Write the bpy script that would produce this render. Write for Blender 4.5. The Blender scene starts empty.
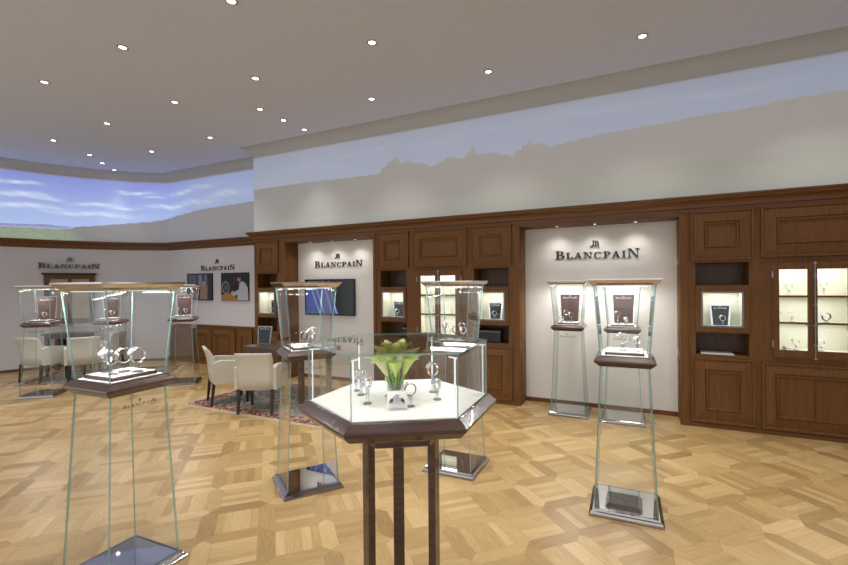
import bpy, math, random
from math import sin, cos, pi, radians as R
from mathutils import Vector, Matrix
random.seed(7)
scene = bpy.context.scene
C = scene.collection

# ------------------------------------------------------------------ camera
cam = bpy.data.cameras.new('camera')
cam.sensor_fit = 'HORIZONTAL'; cam.sensor_width = 36.0
cam.lens = 438.64 * 36.0 / 848.0
cam.shift_y = 2.18 / 848.0
cam.clip_end = 200
co = bpy.data.objects.new('camera', cam); C.objects.link(co)
yaw, pitch, roll = R(25.8545), R(-0.0879), R(-0.5103)
fwd = Vector((-sin(yaw)*cos(pitch), cos(yaw)*cos(pitch), sin(pitch)))
rgt = Vector((cos(yaw), sin(yaw), 0)); up = rgt.cross(fwd)
r2 = rgt*cos(roll) + up*sin(roll); u2 = -rgt*sin(roll) + up*cos(roll)
m = Matrix((r2, u2, -fwd)).transposed().to_4x4()
m.translation = Vector((0, 0, 1.65))
co.matrix_world = m
scene.camera = co

# ------------------------------------------------------------------ exposure, world, area lights
vs = scene.view_settings
vs.view_transform = 'Standard'; vs.look = 'None'; vs.gamma = 1; vs.use_curve_mapping = False
vs.exposure = 0.09
scene.cycles.max_bounces = 12
scene.cycles.transparent_max_bounces = 48
scene.cycles.glossy_bounces = 6
scene.cycles.caustics_reflective = False
scene.cycles.caustics_refractive = False
scene.cycles.sample_clamp_indirect = 4.0

world = bpy.data.worlds.new('world'); scene.world = world
world.use_nodes = True
bg = world.node_tree.nodes['Background']
bg.inputs[0].default_value = (0.92, 0.97, 1.0, 1); bg.inputs[1].default_value = 1.15

DOWN_W = 54.0      # ceiling downlights
NICHE_W = 8.0      # niche downlights
CASE_W = 7.5       # lamp in each display case lid
GLAZE_W = 1.7      # lamps in the lit cabinets

# ------------------------------------------------------------------ materials
MATS = {}
def srgb(r, g, b):
    f = lambda c: (c/255/12.92) if c/255 <= .04045 else ((c/255+.055)/1.055)**2.4
    return (f(r), f(g), f(b), 1)
def pmat(name, col, rough=.5, metal=0.0, spec=.5, emis=None, es=0.0, coat=0.0):
    mt = bpy.data.materials.new(name); mt.use_nodes = True
    b = mt.node_tree.nodes['Principled BSDF']
    b.inputs['Base Color'].default_value = col
    b.inputs['Roughness'].default_value = rough
    b.inputs['Metallic'].default_value = metal
    b.inputs['Specular IOR Level'].default_value = spec
    b.inputs['Coat Weight'].default_value = coat
    if emis:
        b.inputs['Emission Color'].default_value = emis
        b.inputs['Emission Strength'].default_value = es
    # a faint procedural variation of the surface
    nt = mt.node_tree
    n = nt.nodes.new('ShaderNodeTexNoise'); n.inputs['Scale'].default_value = 9
    g = nt.nodes.new('ShaderNodeNewGeometry'); nt.links.new(g.outputs['Position'], n.inputs['Vector'])
    mx = nt.nodes.new('ShaderNodeMix'); mx.data_type = 'RGBA'; mx.blend_type = 'MULTIPLY'
    mx.inputs[6].default_value = col; mx.inputs[0].default_value = .06
    nt.links.new(n.outputs['Fac'], mx.inputs[7]); nt.links.new(mx.outputs[2], b.inputs['Base Color'])
    MATS[name] = mt
    return mt
def wood_mat(name, dark, light, rough=.4, coat=.15, axis='Z', scale=6, spec=.5):
    mt = bpy.data.materials.new(name); mt.use_nodes = True; nt = mt.node_tree
    b = nt.nodes['Principled BSDF']
    tc = nt.nodes.new('ShaderNodeTexCoord'); mp = nt.nodes.new('ShaderNodeMapping')
    s = {'Z': (scale*9, scale*9, scale*.5), 'X': (scale*.35, scale*5, scale*5)}[axis]
    mp.inputs['Scale'].default_value = s
    nt.links.new(tc.outputs['Object'], mp.inputs[0])
    n = nt.nodes.new('ShaderNodeTexNoise'); n.inputs['Scale'].default_value = 1; n.inputs['Detail'].default_value = 6
    nt.links.new(mp.outputs[0], n.inputs['Vector'])
    cr = nt.nodes.new('ShaderNodeValToRGB')
    cr.color_ramp.elements[0].position = .3; cr.color_ramp.elements[0].color = dark
    cr.color_ramp.elements[1].position = .72; cr.color_ramp.elements[1].color = light
    nt.links.new(n.outputs['Fac'], cr.inputs[0]); nt.links.new(cr.outputs[0], b.inputs['Base Color'])
    b.inputs['Roughness'].default_value = rough; b.inputs['Coat Weight'].default_value = coat
    b.inputs['Specular IOR Level'].default_value = spec
    MATS[name] = mt
    return mt
def glass_mat(name, tint, base=.035, edge=False):
    mt = bpy.data.materials.new(name); mt.use_nodes = True; nt = mt.node_tree
    for n in list(nt.nodes):
        if n.type != 'OUTPUT_MATERIAL': nt.nodes.remove(n)
    out = [n for n in nt.nodes if n.type == 'OUTPUT_MATERIAL'][0]
    tr = nt.nodes.new('ShaderNodeBsdfTransparent'); tr.inputs[0].default_value = tint
    gl = nt.nodes.new('ShaderNodeBsdfGlossy'); gl.inputs['Roughness'].default_value = 0.0
    lw = nt.nodes.new('ShaderNodeLayerWeight')
    p = nt.nodes.new('ShaderNodeMath'); p.operation = 'POWER'; p.inputs[1].default_value = 5
    nt.links.new(lw.outputs['Facing'], p.inputs[0])
    ma = nt.nodes.new('ShaderNodeMath'); ma.operation = 'MULTIPLY_ADD'; ma.inputs[1].default_value = 1-base; ma.inputs[2].default_value = base
    nt.links.new(p.outputs[0], ma.inputs[0])
    mx = nt.nodes.new('ShaderNodeMixShader')
    nt.links.new(ma.outputs[0], mx.inputs[0]); nt.links.new(tr.outputs[0], mx.inputs[1]); nt.links.new(gl.outputs[0], mx.inputs[2])
    last = mx
    if edge:
        d = nt.nodes.new('ShaderNodeBsdfDiffuse'); d.inputs[0].default_value = edge
        m2 = nt.nodes.new('ShaderNodeMixShader'); m2.inputs[0].default_value = .55
        nt.links.new(mx.outputs[0], m2.inputs[1]); nt.links.new(d.outputs[0], m2.inputs[2]); last = m2
    nt.links.new(last.outputs[0], out.inputs[0])
    MATS[name] = mt
    return mt

WALLW = pmat('painted_wall', srgb(214, 210, 212), .85, spec=.2)
PANELW = pmat('niche_panel', srgb(240, 236, 230), .75, spec=.25)
CEILM = pmat('ceiling_paint', srgb(219, 227, 246), .9, spec=.1)
COVEM = pmat('cove_shade_grey', srgb(192, 192, 192), .9, spec=.1)  # darker than the ceiling: the shade in the cove is put into its colour
WOOD = wood_mat('cabinet_wood', srgb(98, 65, 33), srgb(120, 81, 43), .5, .0, spec=.25)
WOODX = wood_mat('cornice_wood', srgb(98, 62, 30), srgb(118, 76, 36), .42, .1, 'X', spec=.35)
WOODD = wood_mat('dark_inner_wood', srgb(70, 44, 24), srgb(96, 62, 36), .5, .05)
WENGE = wood_mat('dark_lacquered_wood', srgb(66, 44, 38), srgb(86, 60, 52), .22, .6, 'X', 8)
DESKW = wood_mat('desk_wood', srgb(78, 58, 50), srgb(104, 80, 70), .3, .4, 'X', 4)
STEEL = pmat('polished_steel', (.60, .57, .56, 1), .10, 1.0)
BRONZE = pmat('polished_bronze', (.42, .37, .35, 1), .12, 1.0)
MIRROR = pmat('mirror_plate', (.78, .79, .82, 1), .03, 1.0)
CHROME = pmat('chrome', (.82, .82, .82, 1), .15, 1.0)
IRON = pmat('grey_iron', (.30, .29, .28, 1), .35, 1.0)
GLASS = glass_mat('clear_glass', (.993, .998, .995, 1), .02)
GEDGE = glass_mat('glass_edge', (.62, .80, .78, 1), .10, edge=srgb(168, 206, 204))
ACRYL = glass_mat('acrylic', (.90, .92, .94, 1), .12, edge=None)
WHITEPAD = pmat('white_pad', srgb(244, 243, 240), .6)
FELT = pmat('white_felt', srgb(240, 238, 232), .8)
LEATHER = pmat('cream_leather', srgb(208, 204, 192), .5)
DARKLEG = pmat('dark_chair_leg', srgb(48, 34, 32), .35)
BLACK = pmat('black_plastic', srgb(14, 14, 16), .25)
BROWNB = pmat('brown_board', srgb(74, 48, 44), .5)
SIGN = pmat('sign_lettering', srgb(52, 52, 56), .4)
WHITEL = pmat('white_lettering', srgb(240, 238, 235), .6)
WATCHM = pmat('watch_metal', (.86, .84, .82, 1), .2, 1.0)
DIAL = pmat('watch_dial', srgb(170, 170, 178), .3)
DIALD = pmat('dark_dial', srgb(24, 26, 38), .25)
STRAPB = pmat('brown_strap', srgb(92, 48, 40), .6)
STRAPK = pmat('black_strap', srgb(28, 26, 28), .6)
STRAPW = pmat('pale_strap', srgb(225, 220, 214), .55)
INNER = pmat('vitrine_lining', srgb(226, 226, 214), .8)
BEZEL = pmat('grey_bezel', srgb(118, 116, 128), .35)
PAPER = pmat('paper', srgb(205, 205, 208), .6)
STEM = pmat('flower_stem', srgb(146, 186, 76), .5)
SPATHE = pmat('calla_spathe', srgb(206, 228, 112), .5)
SPATHE2 = pmat('calla_spathe_pale', srgb(228, 232, 172), .5)
SPADIX = pmat('calla_spadix', srgb(226, 190, 60), .6)
BULB = pmat('lamp_face', (1, 1, 1, 1), .5, emis=(1, .93, .82, 1), es=9.0)
LEDW = pmat('led_post', (.85, .85, .87, 1), .4, emis=(.95, .97, 1, 1), es=.55)
RING = pmat('lamp_ring', srgb(150, 140, 132), .4)
TVBLUE = pmat('screen_blue', (.01, .01, .02, 1), .15, emis=srgb(52, 70, 128), es=1.0)
TVLITE = pmat('screen_light_blue', (.01, .01, .02, 1), .15, emis=srgb(140, 160, 205), es=1.1)
TVDARK = pmat('screen_dark', srgb(8, 9, 12), .12, emis=srgb(10, 12, 18), es=.5)

def parquet():
    mt = bpy.data.materials.new('oak_parquet'); mt.use_nodes = True; nt = mt.node_tree; L = nt.links
    b = nt.nodes['Principled BSDF']
    def N(t, **k):
        n = nt.nodes.new(t)
        for a, v in k.items(): setattr(n, a, v)
        return n
    def M(op, a, b_=None, c=None):
        n = N('ShaderNodeMath', operation=op)
        for i, v in enumerate((a, b_, c)):
            if v is None: continue
            if isinstance(v, (int, float)): n.inputs[i].default_value = v
            else: L.new(v, n.inputs[i])
        return n.outputs[0]
    g = N('ShaderNodeNewGeometry'); sp = N('ShaderNodeSeparateXYZ'); L.new(g.outputs['Position'], sp.inputs[0])
    S = .3854
    x = M('ADD', sp.outputs[0], .6275); y = M('SUBTRACT', sp.outputs[1], 2.741)
    k = .70711/S
    u = M('ADD', M('MULTIPLY', x, k), M('MULTIPLY', y, k))
    v = M('SUBTRACT', M('MULTIPLY', y, k), M('MULTIPLY', x, k))
    iu, iv = M('FLOOR', u), M('FLOOR', v)
    fu, fv = M('SUBTRACT', M('SUBTRACT', u, iu), .5), M('SUBTRACT', M('SUBTRACT', v, iv), .5)
    au, av = M('ABSOLUTE', fu), M('ABSOLUTE', fv)
    mx = M('MAXIMUM', au, av)
    border = M('GREATER_THAN', mx, .36)
    par = M('FLOORED_MODULO', M('ADD', iu, iv), 2)          # checker
    # centre staves
    w = M('ADD', M('MULTIPLY', par, fu), M('MULTIPLY', M('SUBTRACT', 1, par), fv))
    st = M('FLOOR', M('MULTIPLY', M('ADD', w, .36), 5/.72))
    # border slats shared by two cells
    ru, rv = M('ROUND', u), M('ROUND', v)
    uedge = M('GREATER_THAN', au, av)
    def sel(t, a, c): return M('ADD', M('MULTIPLY', t, a), M('MULTIPLY', M('SUBTRACT', 1, t), c))
    idb1 = sel(uedge, M('ADD', M('MULTIPLY', ru, 7.31), M('MULTIPLY', iv, 3.17)), M('ADD', M('ADD', M('MULTIPLY', rv, 5.23), M('MULTIPLY', iu, 9.71)), 41.3))
    # border slats are split along the cell edge on some sides
    idc = M('ADD', M('ADD', M('MULTIPLY', iu, 3.77), M('MULTIPLY', iv, 6.13)), M('MULTIPLY', st, 1.91))
    idn = sel(border, idb1, idc)
    wn = N('ShaderNodeTexWhiteNoise', noise_dimensions='1D'); L.new(idn, wn.inputs['W'])
    # second random so that the halves of a slat differ a little
    wn2 = N('ShaderNodeTexWhiteNoise', noise_dimensions='1D'); L.new(M('ADD', M('MULTIPLY', iu, 11.3), M('MULTIPLY', iv, 5.9)), wn2.inputs['W'])
    tone = sel(border, M('ADD', .08, M('MULTIPLY', wn.outputs['Value'], .84)), M('ADD', .18, M('ADD', M('MULTIPLY', wn.outputs['Value'], .46), M('MULTIPLY', wn2.outputs['Value'], .28))))
    # grain direction
    gd_c = M('SUBTRACT', 1, par)
    gdir = sel(border, uedge, M('SUBTRACT', 1, gd_c))       # 1 -> grain along v
    ga = sel(gdir, fu, fv); gb = sel(gdir, fv, fu)
    cx = N('ShaderNodeCombineXYZ'); L.new(M('MULTIPLY', ga, 42), cx.inputs[0]); L.new(M('MULTIPLY', gb, 4), cx.inputs[1]); L.new(M('MULTIPLY', idn, 3.3), cx.inputs[2])
    no = N('ShaderNodeTexNoise'); no.inputs['Scale'].default_value = 1; no.inputs['Detail'].default_value = 4
    L.new(cx.outputs[0], no.inputs['Vector'])
    t2 = M('ADD', M('MULTIPLY', tone, .78), M('MULTIPLY', M('SUBTRACT', no.outputs['Fac'], .36), .55))
    cr = N('ShaderNodeValToRGB'); e = cr.color_ramp.elements
    e[0].position = 0; e[0].color = srgb(142, 109, 65)
    e[1].position = 1; e[1].color = srgb(219, 189, 139)
    q = e.new(.5); q.color = srgb(187, 155, 103)
    L.new(t2, cr.inputs[0])
    # joints
    j1 = M('LESS_THAN', M('ABSOLUTE', M('SUBTRACT', mx, .36)), .006)
    j2 = M('MULTIPLY', M('LESS_THAN', M('ABSOLUTE', M('SUBTRACT', au, av)), .007), border)
    jj = M('MAXIMUM', j1, j2)
    mj = N('ShaderNodeMix', data_type='RGBA'); mj.inputs[7].default_value = srgb(132, 98, 60)
    L.new(M('MULTIPLY', jj, .35), mj.inputs[0]); L.new(cr.outputs[0], mj.inputs[6])
    L.new(mj.outputs[2], b.inputs['Base Color'])
    b.inputs['Roughness'].default_value = .33; b.inputs['Specular IOR Level'].default_value = .45
    return mt
FLOORM = parquet()

def vcol_mat(name, es, rough=.9, diff=(.66, .665, .68, 1)):
    mt = bpy.data.materials.new(name); mt.use_nodes = True; nt = mt.node_tree
    b = nt.nodes['Principled BSDF']; a = nt.nodes.new('ShaderNodeVertexColor'); a.layer_name = 'picture'
    b.inputs['Base Color'].default_value = diff
    nt.links.new(a.outputs[0], b.inputs['Emission Color']); b.inputs['Emission Strength'].default_value = es
    b.inputs['Roughness'].default_value = rough; b.inputs['Specular IOR Level'].default_value = .1
    return mt
PROJ = vcol_mat('projected_wall', 1.0)

# ------------------------------------------------------------------ mesh helpers
class MB:
    def __init__(s): s.v = []; s.f = []; s.m = []; s.mats = []
    def mi(s, mat):
        if mat not in s.mats: s.mats.append(mat)
        return s.mats.index(mat)
    def face(s, idx, mat): s.f.append(idx); s.m.append(s.mi(mat))
    def box(s, x0, x1, y0, y1, z0, z1, mat, T=None):
        b = len(s.v)
        P = [(x0,y0,z0),(x1,y0,z0),(x1,y1,z0),(x0,y1,z0),(x0,y0,z1),(x1,y0,z1),(x1,y1,z1),(x0,y1,z1)]
        if T: P = [tuple(T @ Vector(p)) for p in P]
        s.v += P
        for q in ((0,3,2,1),(4,5,6,7),(0,1,5,4),(1,2,6,5),(2,3,7,6),(3,0,4,7)): s.face([b+i for i in q], mat)
        return s
    def hexa(s, P, mat, emat=None):      # P: 4 outer + 4 inner corners; big faces mat, rims emat
        b = len(s.v); s.v += [tuple(p) for p in P]
        s.face([b, b+1, b+2, b+3], mat); s.face([b+7, b+6, b+5, b+4], mat)
        for i in range(4):
            j = (i+1) % 4; s.face([b+i, b+4+i, b+4+j, b+j], emat or mat)
        return s
    def loft(s, rings, mat, cap0=True, cap1=True, closed=True, capmat=None):
        n = len(rings[0]); b = len(s.v)
        for r in rings: s.v += [tuple(p) for p in r]
        for k in range(len(rings)-1):
            for i in range(n if closed else n-1):
                j = (i+1) % n
                s.face([b+k*n+i, b+k*n+j, b+(k+1)*n+j, b+(k+1)*n+i], mat)
        if cap0: s.face([b+i for i in range(n)][::-1], capmat or mat)
        if cap1: s.face([b+(len(rings)-1)*n+i for i in range(n)], capmat or mat)
        return s
    def lathe(s, prof, mat, n=20, c=(0,0,0), T=None, cap0=True, cap1=True):
        rings = []
        for r, z in prof:
            rg = [Vector((c[0]+r*cos(2*pi*i/n), c[1]+r*sin(2*pi*i/n), c[2]+z)) for i in range(n)]
            if T: rg = [T @ p for p in rg]
            rings.append(rg)
        return s.loft(rings, mat, cap0, cap1)
    def tube(s, pts, rad, mat, n=8, rads=None):
        rings = []
        for i, p in enumerate(pts):
            p = Vector(p); a = Vector(pts[max(i-1, 0)]); c = Vector(pts[min(i+1, len(pts)-1)])
            t = (c-a).normalized(); q = t.orthogonal().normalized() if i == 0 else (q - t*q.dot(t)).normalized()
            w = t.cross(q); rr = rads[i] if rads else rad
            rings.append([p + q*rr*cos(2*pi*k/n) + w*rr*sin(2*pi*k/n) for k in range(n)])
        return s.loft(rings, mat)
    def build(s, name, parent=None, smooth=False, bevel=0):
        me = bpy.data.meshes.new(name); me.from_pydata(s.v, [], s.f)
        for mt in s.mats: me.materials.append(mt)
        for p, i in zip(me.polygons, s.m): p.material_index = i; p.use_smooth = smooth
        me.update()
        import bmesh
        bm = bmesh.new(); bm.from_mesh(me); bmesh.ops.recalc_face_normals(bm, faces=bm.faces); bm.to_mesh(me); bm.free()
        o = bpy.data.objects.new(name, me); C.objects.link(o)
        if parent is not None: o.parent = parent
        if bevel:
            md = o.modifiers.new('bevel', 'BEVEL'); md.width = bevel; md.segments = 2; md.limit_method = 'ANGLE'
        return o
def tag(o, label=None, cat=None, group=None, kind=None):
    if label: o['label'] = label
    if cat: o['category'] = cat
    if group: o['group'] = group
    if kind: o['kind'] = kind
    return o
def empty(name, loc=(0,0,0), rz=0, label=None, cat=None, group=None, kind=None):
    o = bpy.data.objects.new(name, None); C.objects.link(o); o.empty_display_size = .1
    o.location = loc; o.rotation_euler = (0, 0, rz)
    return tag(o, label, cat, group, kind)
def copy_tree(o, parent=None):
    c = o.copy(); C.objects.link(c); c.parent = parent
    for ch in list(o.children): copy_tree(ch, c)
    return c
def spot(name, loc, power, size=R(110), blend=.8, col=(1, .96, .92), rad=.04, parent=None, rot=(0,0,0)):
    l = bpy.data.lights.new(name, 'SPOT'); l.energy = power; l.spot_size = size; l.spot_blend = blend; l.color = col; l.shadow_soft_size = rad
    o = bpy.data.objects.new(name, l); C.objects.link(o); o.location = loc; o.rotation_euler = rot
    if parent is not None: o.parent = parent
    return o
def area(name, loc, power, sx, sy, col=(1, .98, .95), parent=None, rot=(0,0,0)):
    l = bpy.data.lights.new(name, 'AREA'); l.shape = 'RECTANGLE'; l.size = sx; l.size_y = sy; l.energy = power; l.color = col
    o = bpy.data.objects.new(name, l); C.objects.link(o); o.location = loc; o.rotation_euler = rot
    if parent is not None: o.parent = parent
    return o

# ------------------------------------------------------------------ lettering
def arc(cx, cy, ox, oy, ix, iy, a0, a1, n=10):
    out = []
    for i in range(n):
        t0 = R(a0+(a1-a0)*i/n); t1 = R(a0+(a1-a0)*(i+1)/n)
        out.append([(cx+ix*cos(t0), cy+iy*sin(t0)), (cx+ox*cos(t0), cy+oy*sin(t0)), (cx+ox*cos(t1), cy+oy*sin(t1)), (cx+ix*cos(t1), cy+iy*sin(t1))])
    return out
def rc(x0, y0, x1, y1): return [(x0,y0),(x1,y0),(x1,y1),(x0,y1)]
def glyph(ch):
    if ch == 'B': return 1.0, [rc(.14,0,.36,1), rc(0,0,.5,.07), rc(0,.93,.5,1), rc(.3,.48,.5,.55)] + arc(.48,.755,.36,.245,.15,.185,-90,90) + arc(.5,.265,.44,.265,.2,.2,-90,90)
    if ch == 'L': return .86, [rc(.12,0,.33,1), rc(0,.93,.48,1), rc(0,0,.84,.07), [(.66,.07),(.84,.07),(.84,.34),(.79,.34)]]
    if ch == 'A': return 1.06, [[(.10,0),(.2,0),(.56,1),(.46,1)], [(.66,0),(.92,0),(.6,1),(.44,1)], rc(.26,.3,.74,.37), rc(0,0,.32,.07), rc(.58,0,1.04,.07)]
    if ch == 'N': return 1.14, [rc(.14,0,.23,1), rc(.87,0,.96,1), [(.12,1),(.34,1),(.96,0),(.8,0)], rc(0,0,.38,.07), rc(.7,.93,1.1,1), rc(0,.93,.3,1)]
    if ch == 'C': return .98, arc(.5,.5,.48,.51,.26,.44,48,312,16) + [rc(.80,.68,.86,.98), rc(.82,.04,.86,.28)]
    if ch == 'P': return .88, [rc(.14,0,.36,1), rc(0,0,.5,.07), rc(0,.93,.5,1), rc(.3,.42,.5,.49)] + arc(.48,.71,.38,.29,.16,.22,-90,90)
    if ch == 'I': return .50, [rc(.14,0,.36,1), rc(0,0,.5,.07), rc(0,.93,.5,1)]
    if ch == 'J': return .42, [rc(.2,.1,.36,1), rc(.06,.92,.42,1)] + arc(.18,.16,.18,.2,.04,.1,180,360)
    if ch == '1': return .45, [rc(.14,0,.32,1), rc(0,0,.45,.1)]
    if ch == '7': return .7, [rc(0,.86,.6,1), [(.1,0),(.28,0),(.6,.9),(.45,.9)]]
    if ch == '3': return .7, arc(.25,.74,.32,.27,.16,.15,-90,130) + arc(.25,.28,.36,.3,.18,.17,-130,90)
    if ch == '5': return .7, [rc(.06,.86,.56,1), rc(.06,.5,.2,1)] + arc(.24,.32,.36,.32,.2,.2,-130,110)
    return .5, []
def glyph_mesh(mb, polys, ox, oz, h, sx, depth, mat, T):
    for P in polys:
        b = len(mb.v); n = len(P)
        for yy in (0, depth):
            for (a, c) in P: mb.v.append(tuple(T @ Vector((ox+a*h*sx, -yy, oz+c*h))))
        mb.face([b+i for i in range(n)], mat); mb.face([b+n+i for i in range(n)], mat)
        if depth > .001:
            for i in range(n): mb.face([b+i, b+(i+1)%n, b+n+(i+1)%n, b+n+i], mat)
WORD = 'BLANCPAIN'
def word_layout(width, h):
    big = 1.28; xs = []; x = 0
    for i, ch in enumerate(WORD):
        hh = h*big if i in (0, 8) else h
        w, pl = glyph(ch); xs.append([x, hh, ch]); x += w*hh + .14*h
    x -= .14*h
    k = width/x
    return [(a*k, b, c, k) for a, b, c in xs]
def wall_sign(T, width, label, em_z=.163, depth=.012, loc=(0,0,0)):
    # T maps local x right, y into the wall, z up; origin bottom centre of the word on the wall face
    root = empty('wall_lettering', (0,0,0), 0, label, 'sign')
    h = width*.083
    for (x, hh, ch, k) in word_layout(width, h):
        mb = MB(); glyph_mesh(mb, glyph(ch)[1], x-width/2, 0, hh, k, depth, SIGN, T); mb.build('letter', root)
    mb = MB(); e = width*.06; x = -width*.05
    for ch in 'JB':
        w, pl = glyph(ch); glyph_mesh(mb, pl, x, em_z*width+.0, e, 1.1, depth, SIGN, T); x += w*e*1.0
    x = -width*.075
    for ch in '1735':
        w, pl = glyph(ch); glyph_mesh(mb, pl, x, em_z*width-.025*width, e*.34, 2.0, depth, SIGN, T); x += (w+.12)*e*.34*2.0
    mb.build('emblem', root)
    return root
def small_word(mb, T, width, mat, emblem=True):
    h = width*.085
    for (x, hh, ch, k) in word_layout(width, h): glyph_mesh(mb, glyph(ch)[1], x-width/2, 0, hh, k, 0.0004, mat, T)
    if emblem:
        e = width*.09; x = -width*.06
        for ch in 'JB':
            w, pl = glyph(ch); glyph_mesh(mb, pl, x, .14*width, e, .8, 0.0004, mat, T); x += w*e*.72
def frame_T(o, xd, zd=(0,0,1)):
    xd = Vector(xd).normalized(); zd = Vector(zd).normalized(); yd = zd.cross(xd).normalized(); zd = xd.cross(yd)
    M_ = Matrix((xd, yd, zd)).transposed().to_4x4(); M_.translation = Vector(o); return M_

# ------------------------------------------------------------------ room shell
D, D2, DL, H, RC = 5.86, 6.19, 6.35, 4.14, .172
WP = [(-11.7, -3.5), (-11.7, .6), (-11.6, 1.2), (-11.4, 2.6), (-11.25, 3.4), (-11.05, 4.05), (-10.85, 4.6), (-10.6, 5.1), (-10.3, 5.55), (-9.95, 5.95), (-9.42, 6.35), (-6.28, DL), (-6.28, D), (4.6, D)]
# smooth the curved stretch
def smooth_path(P, i0, i1, it=2):
    A = P[:i0]; Bm = P[i0:i1+1]; Cc = P[i1+1:]
    for _ in range(it):
        q = [Bm[0]]
        for a, b in zip(Bm, Bm[1:]):
            q += [(a[0]*.75+b[0]*.25, a[1]*.75+b[1]*.25), (a[0]*.25+b[0]*.75, a[1]*.25+b[1]*.75)]
        q.append(Bm[-1]); Bm = q
    return A + Bm + Cc
WP = smooth_path(WP, 2, 9, 1)
def offset(P, d):                     # towards the room (the right-hand side of the path)
    out = []
    for i, p in enumerate(P):
        p = Vector(p)
        def nrm(a, b):
            t = (Vector(b)-Vector(a)).normalized(); return Vector((t.y, -t.x))
        n1 = nrm(P[i-1], P[i]) if i else nrm(P[0], P[1])
        n2 = nrm(P[i], P[i+1]) if i < len(P)-1 else n1
        k = n1+n2; k = k / max(k.dot(n1), .2)
        out.append(p + k*d)
    return out
def sweep(name, P, prof, mat, parent=None, smooth=False, caps=False):
    mb = MB(); rings = []
    offs = [offset(P, d) for d, z in prof]
    for i in range(len(P)): rings.append([(offs[k][i].x, offs[k][i].y, prof[k][1]) for k in range(len(prof))])
    mb.loft(rings, mat, caps, caps, closed=caps)
    return mb.build(name, parent, smooth)

fl = MB(); fl.box(-13, 4.8, -3.5, 7, -.05, 0, FLOORM); tag(fl.build('floor'), kind='structure')
off = offset(WP, RC)
mb = MB(); pts = [(p.x, p.y, H) for p in off] + [(4.6, -3.5, H)]
b = len(mb.v); mb.v += pts; mb.face(list(range(b, b+len(pts))), CEILM)
b = len(mb.v); mb.v += [(x, y, z+.1) for x, y, z in pts]; mb.face(list(range(b, b+len(pts))), CEILM)
tag(mb.build('ceiling'), kind='structure')
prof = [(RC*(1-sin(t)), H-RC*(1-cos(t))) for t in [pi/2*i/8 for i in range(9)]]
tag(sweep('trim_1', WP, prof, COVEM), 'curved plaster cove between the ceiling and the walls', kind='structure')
# lower plain walls (left curved wall and the left part of the back wall)
iL = next(i for i, p in enumerate(WP) if p == (-9.42, 6.35))
tag(sweep('wall_left', WP[:iL+1], [(0, 0), (0, 2.5)], WALLW), kind='structure')
mb = MB(); mb.box(-9.42, -6.28, DL, DL+.1, 0, 2.5, WALLW); mb.box(-6.28, 4.6, DL, DL+.1, 0, 2.5, WALLW); tag(mb.build('wall_back'), kind='structure')
mb = MB(); mb.box(4.6, 4.7, -3.5, D, 0, H, WALLW); tag(mb.build('wall_right'), kind='structure')

# upper walls with the projected landscape ------------------------------------------------
hillL = [(0,2.87),(2.92,2.866),(3.35,2.879),(3.79,2.875),(4.37,2.952),(4.88,3.028),(5.47,3.088),(5.84,3.171),(6.3,3.23),(6.83,3.283),(7.4,3.30),(8.93,3.33)]
hillR = [(-6.3,3.386),(-5.24,3.399),(-4.41,3.384),(-3.62,3.37),(-3.5,3.44),(-3.42,3.5),(-3.31,3.55),(-3.2,3.47),(-3.09,3.49),(-3.0,3.44),(-2.87,3.44),(-2.72,3.37),(-2.55,3.41),(-2.40,3.456),(-2.25,3.40),(-2.15,3.46),(-2.07,3.522),(-1.95,3.43),(-1.85,3.44),(-1.71,3.42),(-1.5,3.35),(-1.4,3.42),(-1.29,3.48),(-1.13,3.46),(-.98,3.41),(-.8,3.44),(-.5,3.47),(-.33,3.486),(.16,3.50),(.61,3.527),(1.07,3.53),(1.45,3.564),(1.93,3.569),(4.6,3.62)]
greenR = [(-6.3,2.767),(-3.7,2.80),(-1.13,2.937),(.39,3.005),(1.93,3.03),(4.6,3.05)]
cloudsL = [(3.2,3.73,.34,.035),(2.8,3.75,.3,.03),(3.25,3.50,.45,.06),(3.55,3.45,.3,.035),(4.4,3.40,.42,.045),(4.9,3.37,.3,.03),(4.9,3.75,.12,.02),(5.15,3.71,.35,.035),(5.5,3.62,.2,.025),(6.3,3.70,.4,.05),(6.9,3.78,.4,.05),(5.9,3.42,.6,.05),(6.8,3.45,.6,.07),(3.2,3.28,.8,.05),(4.3,3.2,.8,.05),(7.6,3.55,.6,.08)]
cloudsR = [(-5.7,3.63,.5,.03),(-5.1,3.67,.5,.04),(-4.6,3.58,.6,.03),(-5.9,3.5,.3,.03),(-2.6,3.72,.5,.03),(-2.0,3.78,.5,.03),(-3.8,3.75,.6,.04),(-.6,3.8,.9,.05),(.9,3.75,.9,.05)]
def interp(T_, x):
    for (a, b), (c, d) in zip(T_, T_[1:]):
        if a <= x <= c: return b+(d-b)*(x-a)/(c-a)
    return T_[0][1] if x < T_[0][0] else T_[-1][1]
def mix(a, b, t): t = max(0, min(1, t)); return tuple(p+(q-p)*t for p, q in zip(a, b))
def lin(r, g, b, k=1.0): c = srgb(r, g, b); return tuple(v*k for v in c[:3])
def hash2(a, b):
    v = sin(a*12.9898+b*78.233)*43758.5453; return v-math.floor(v)
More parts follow.
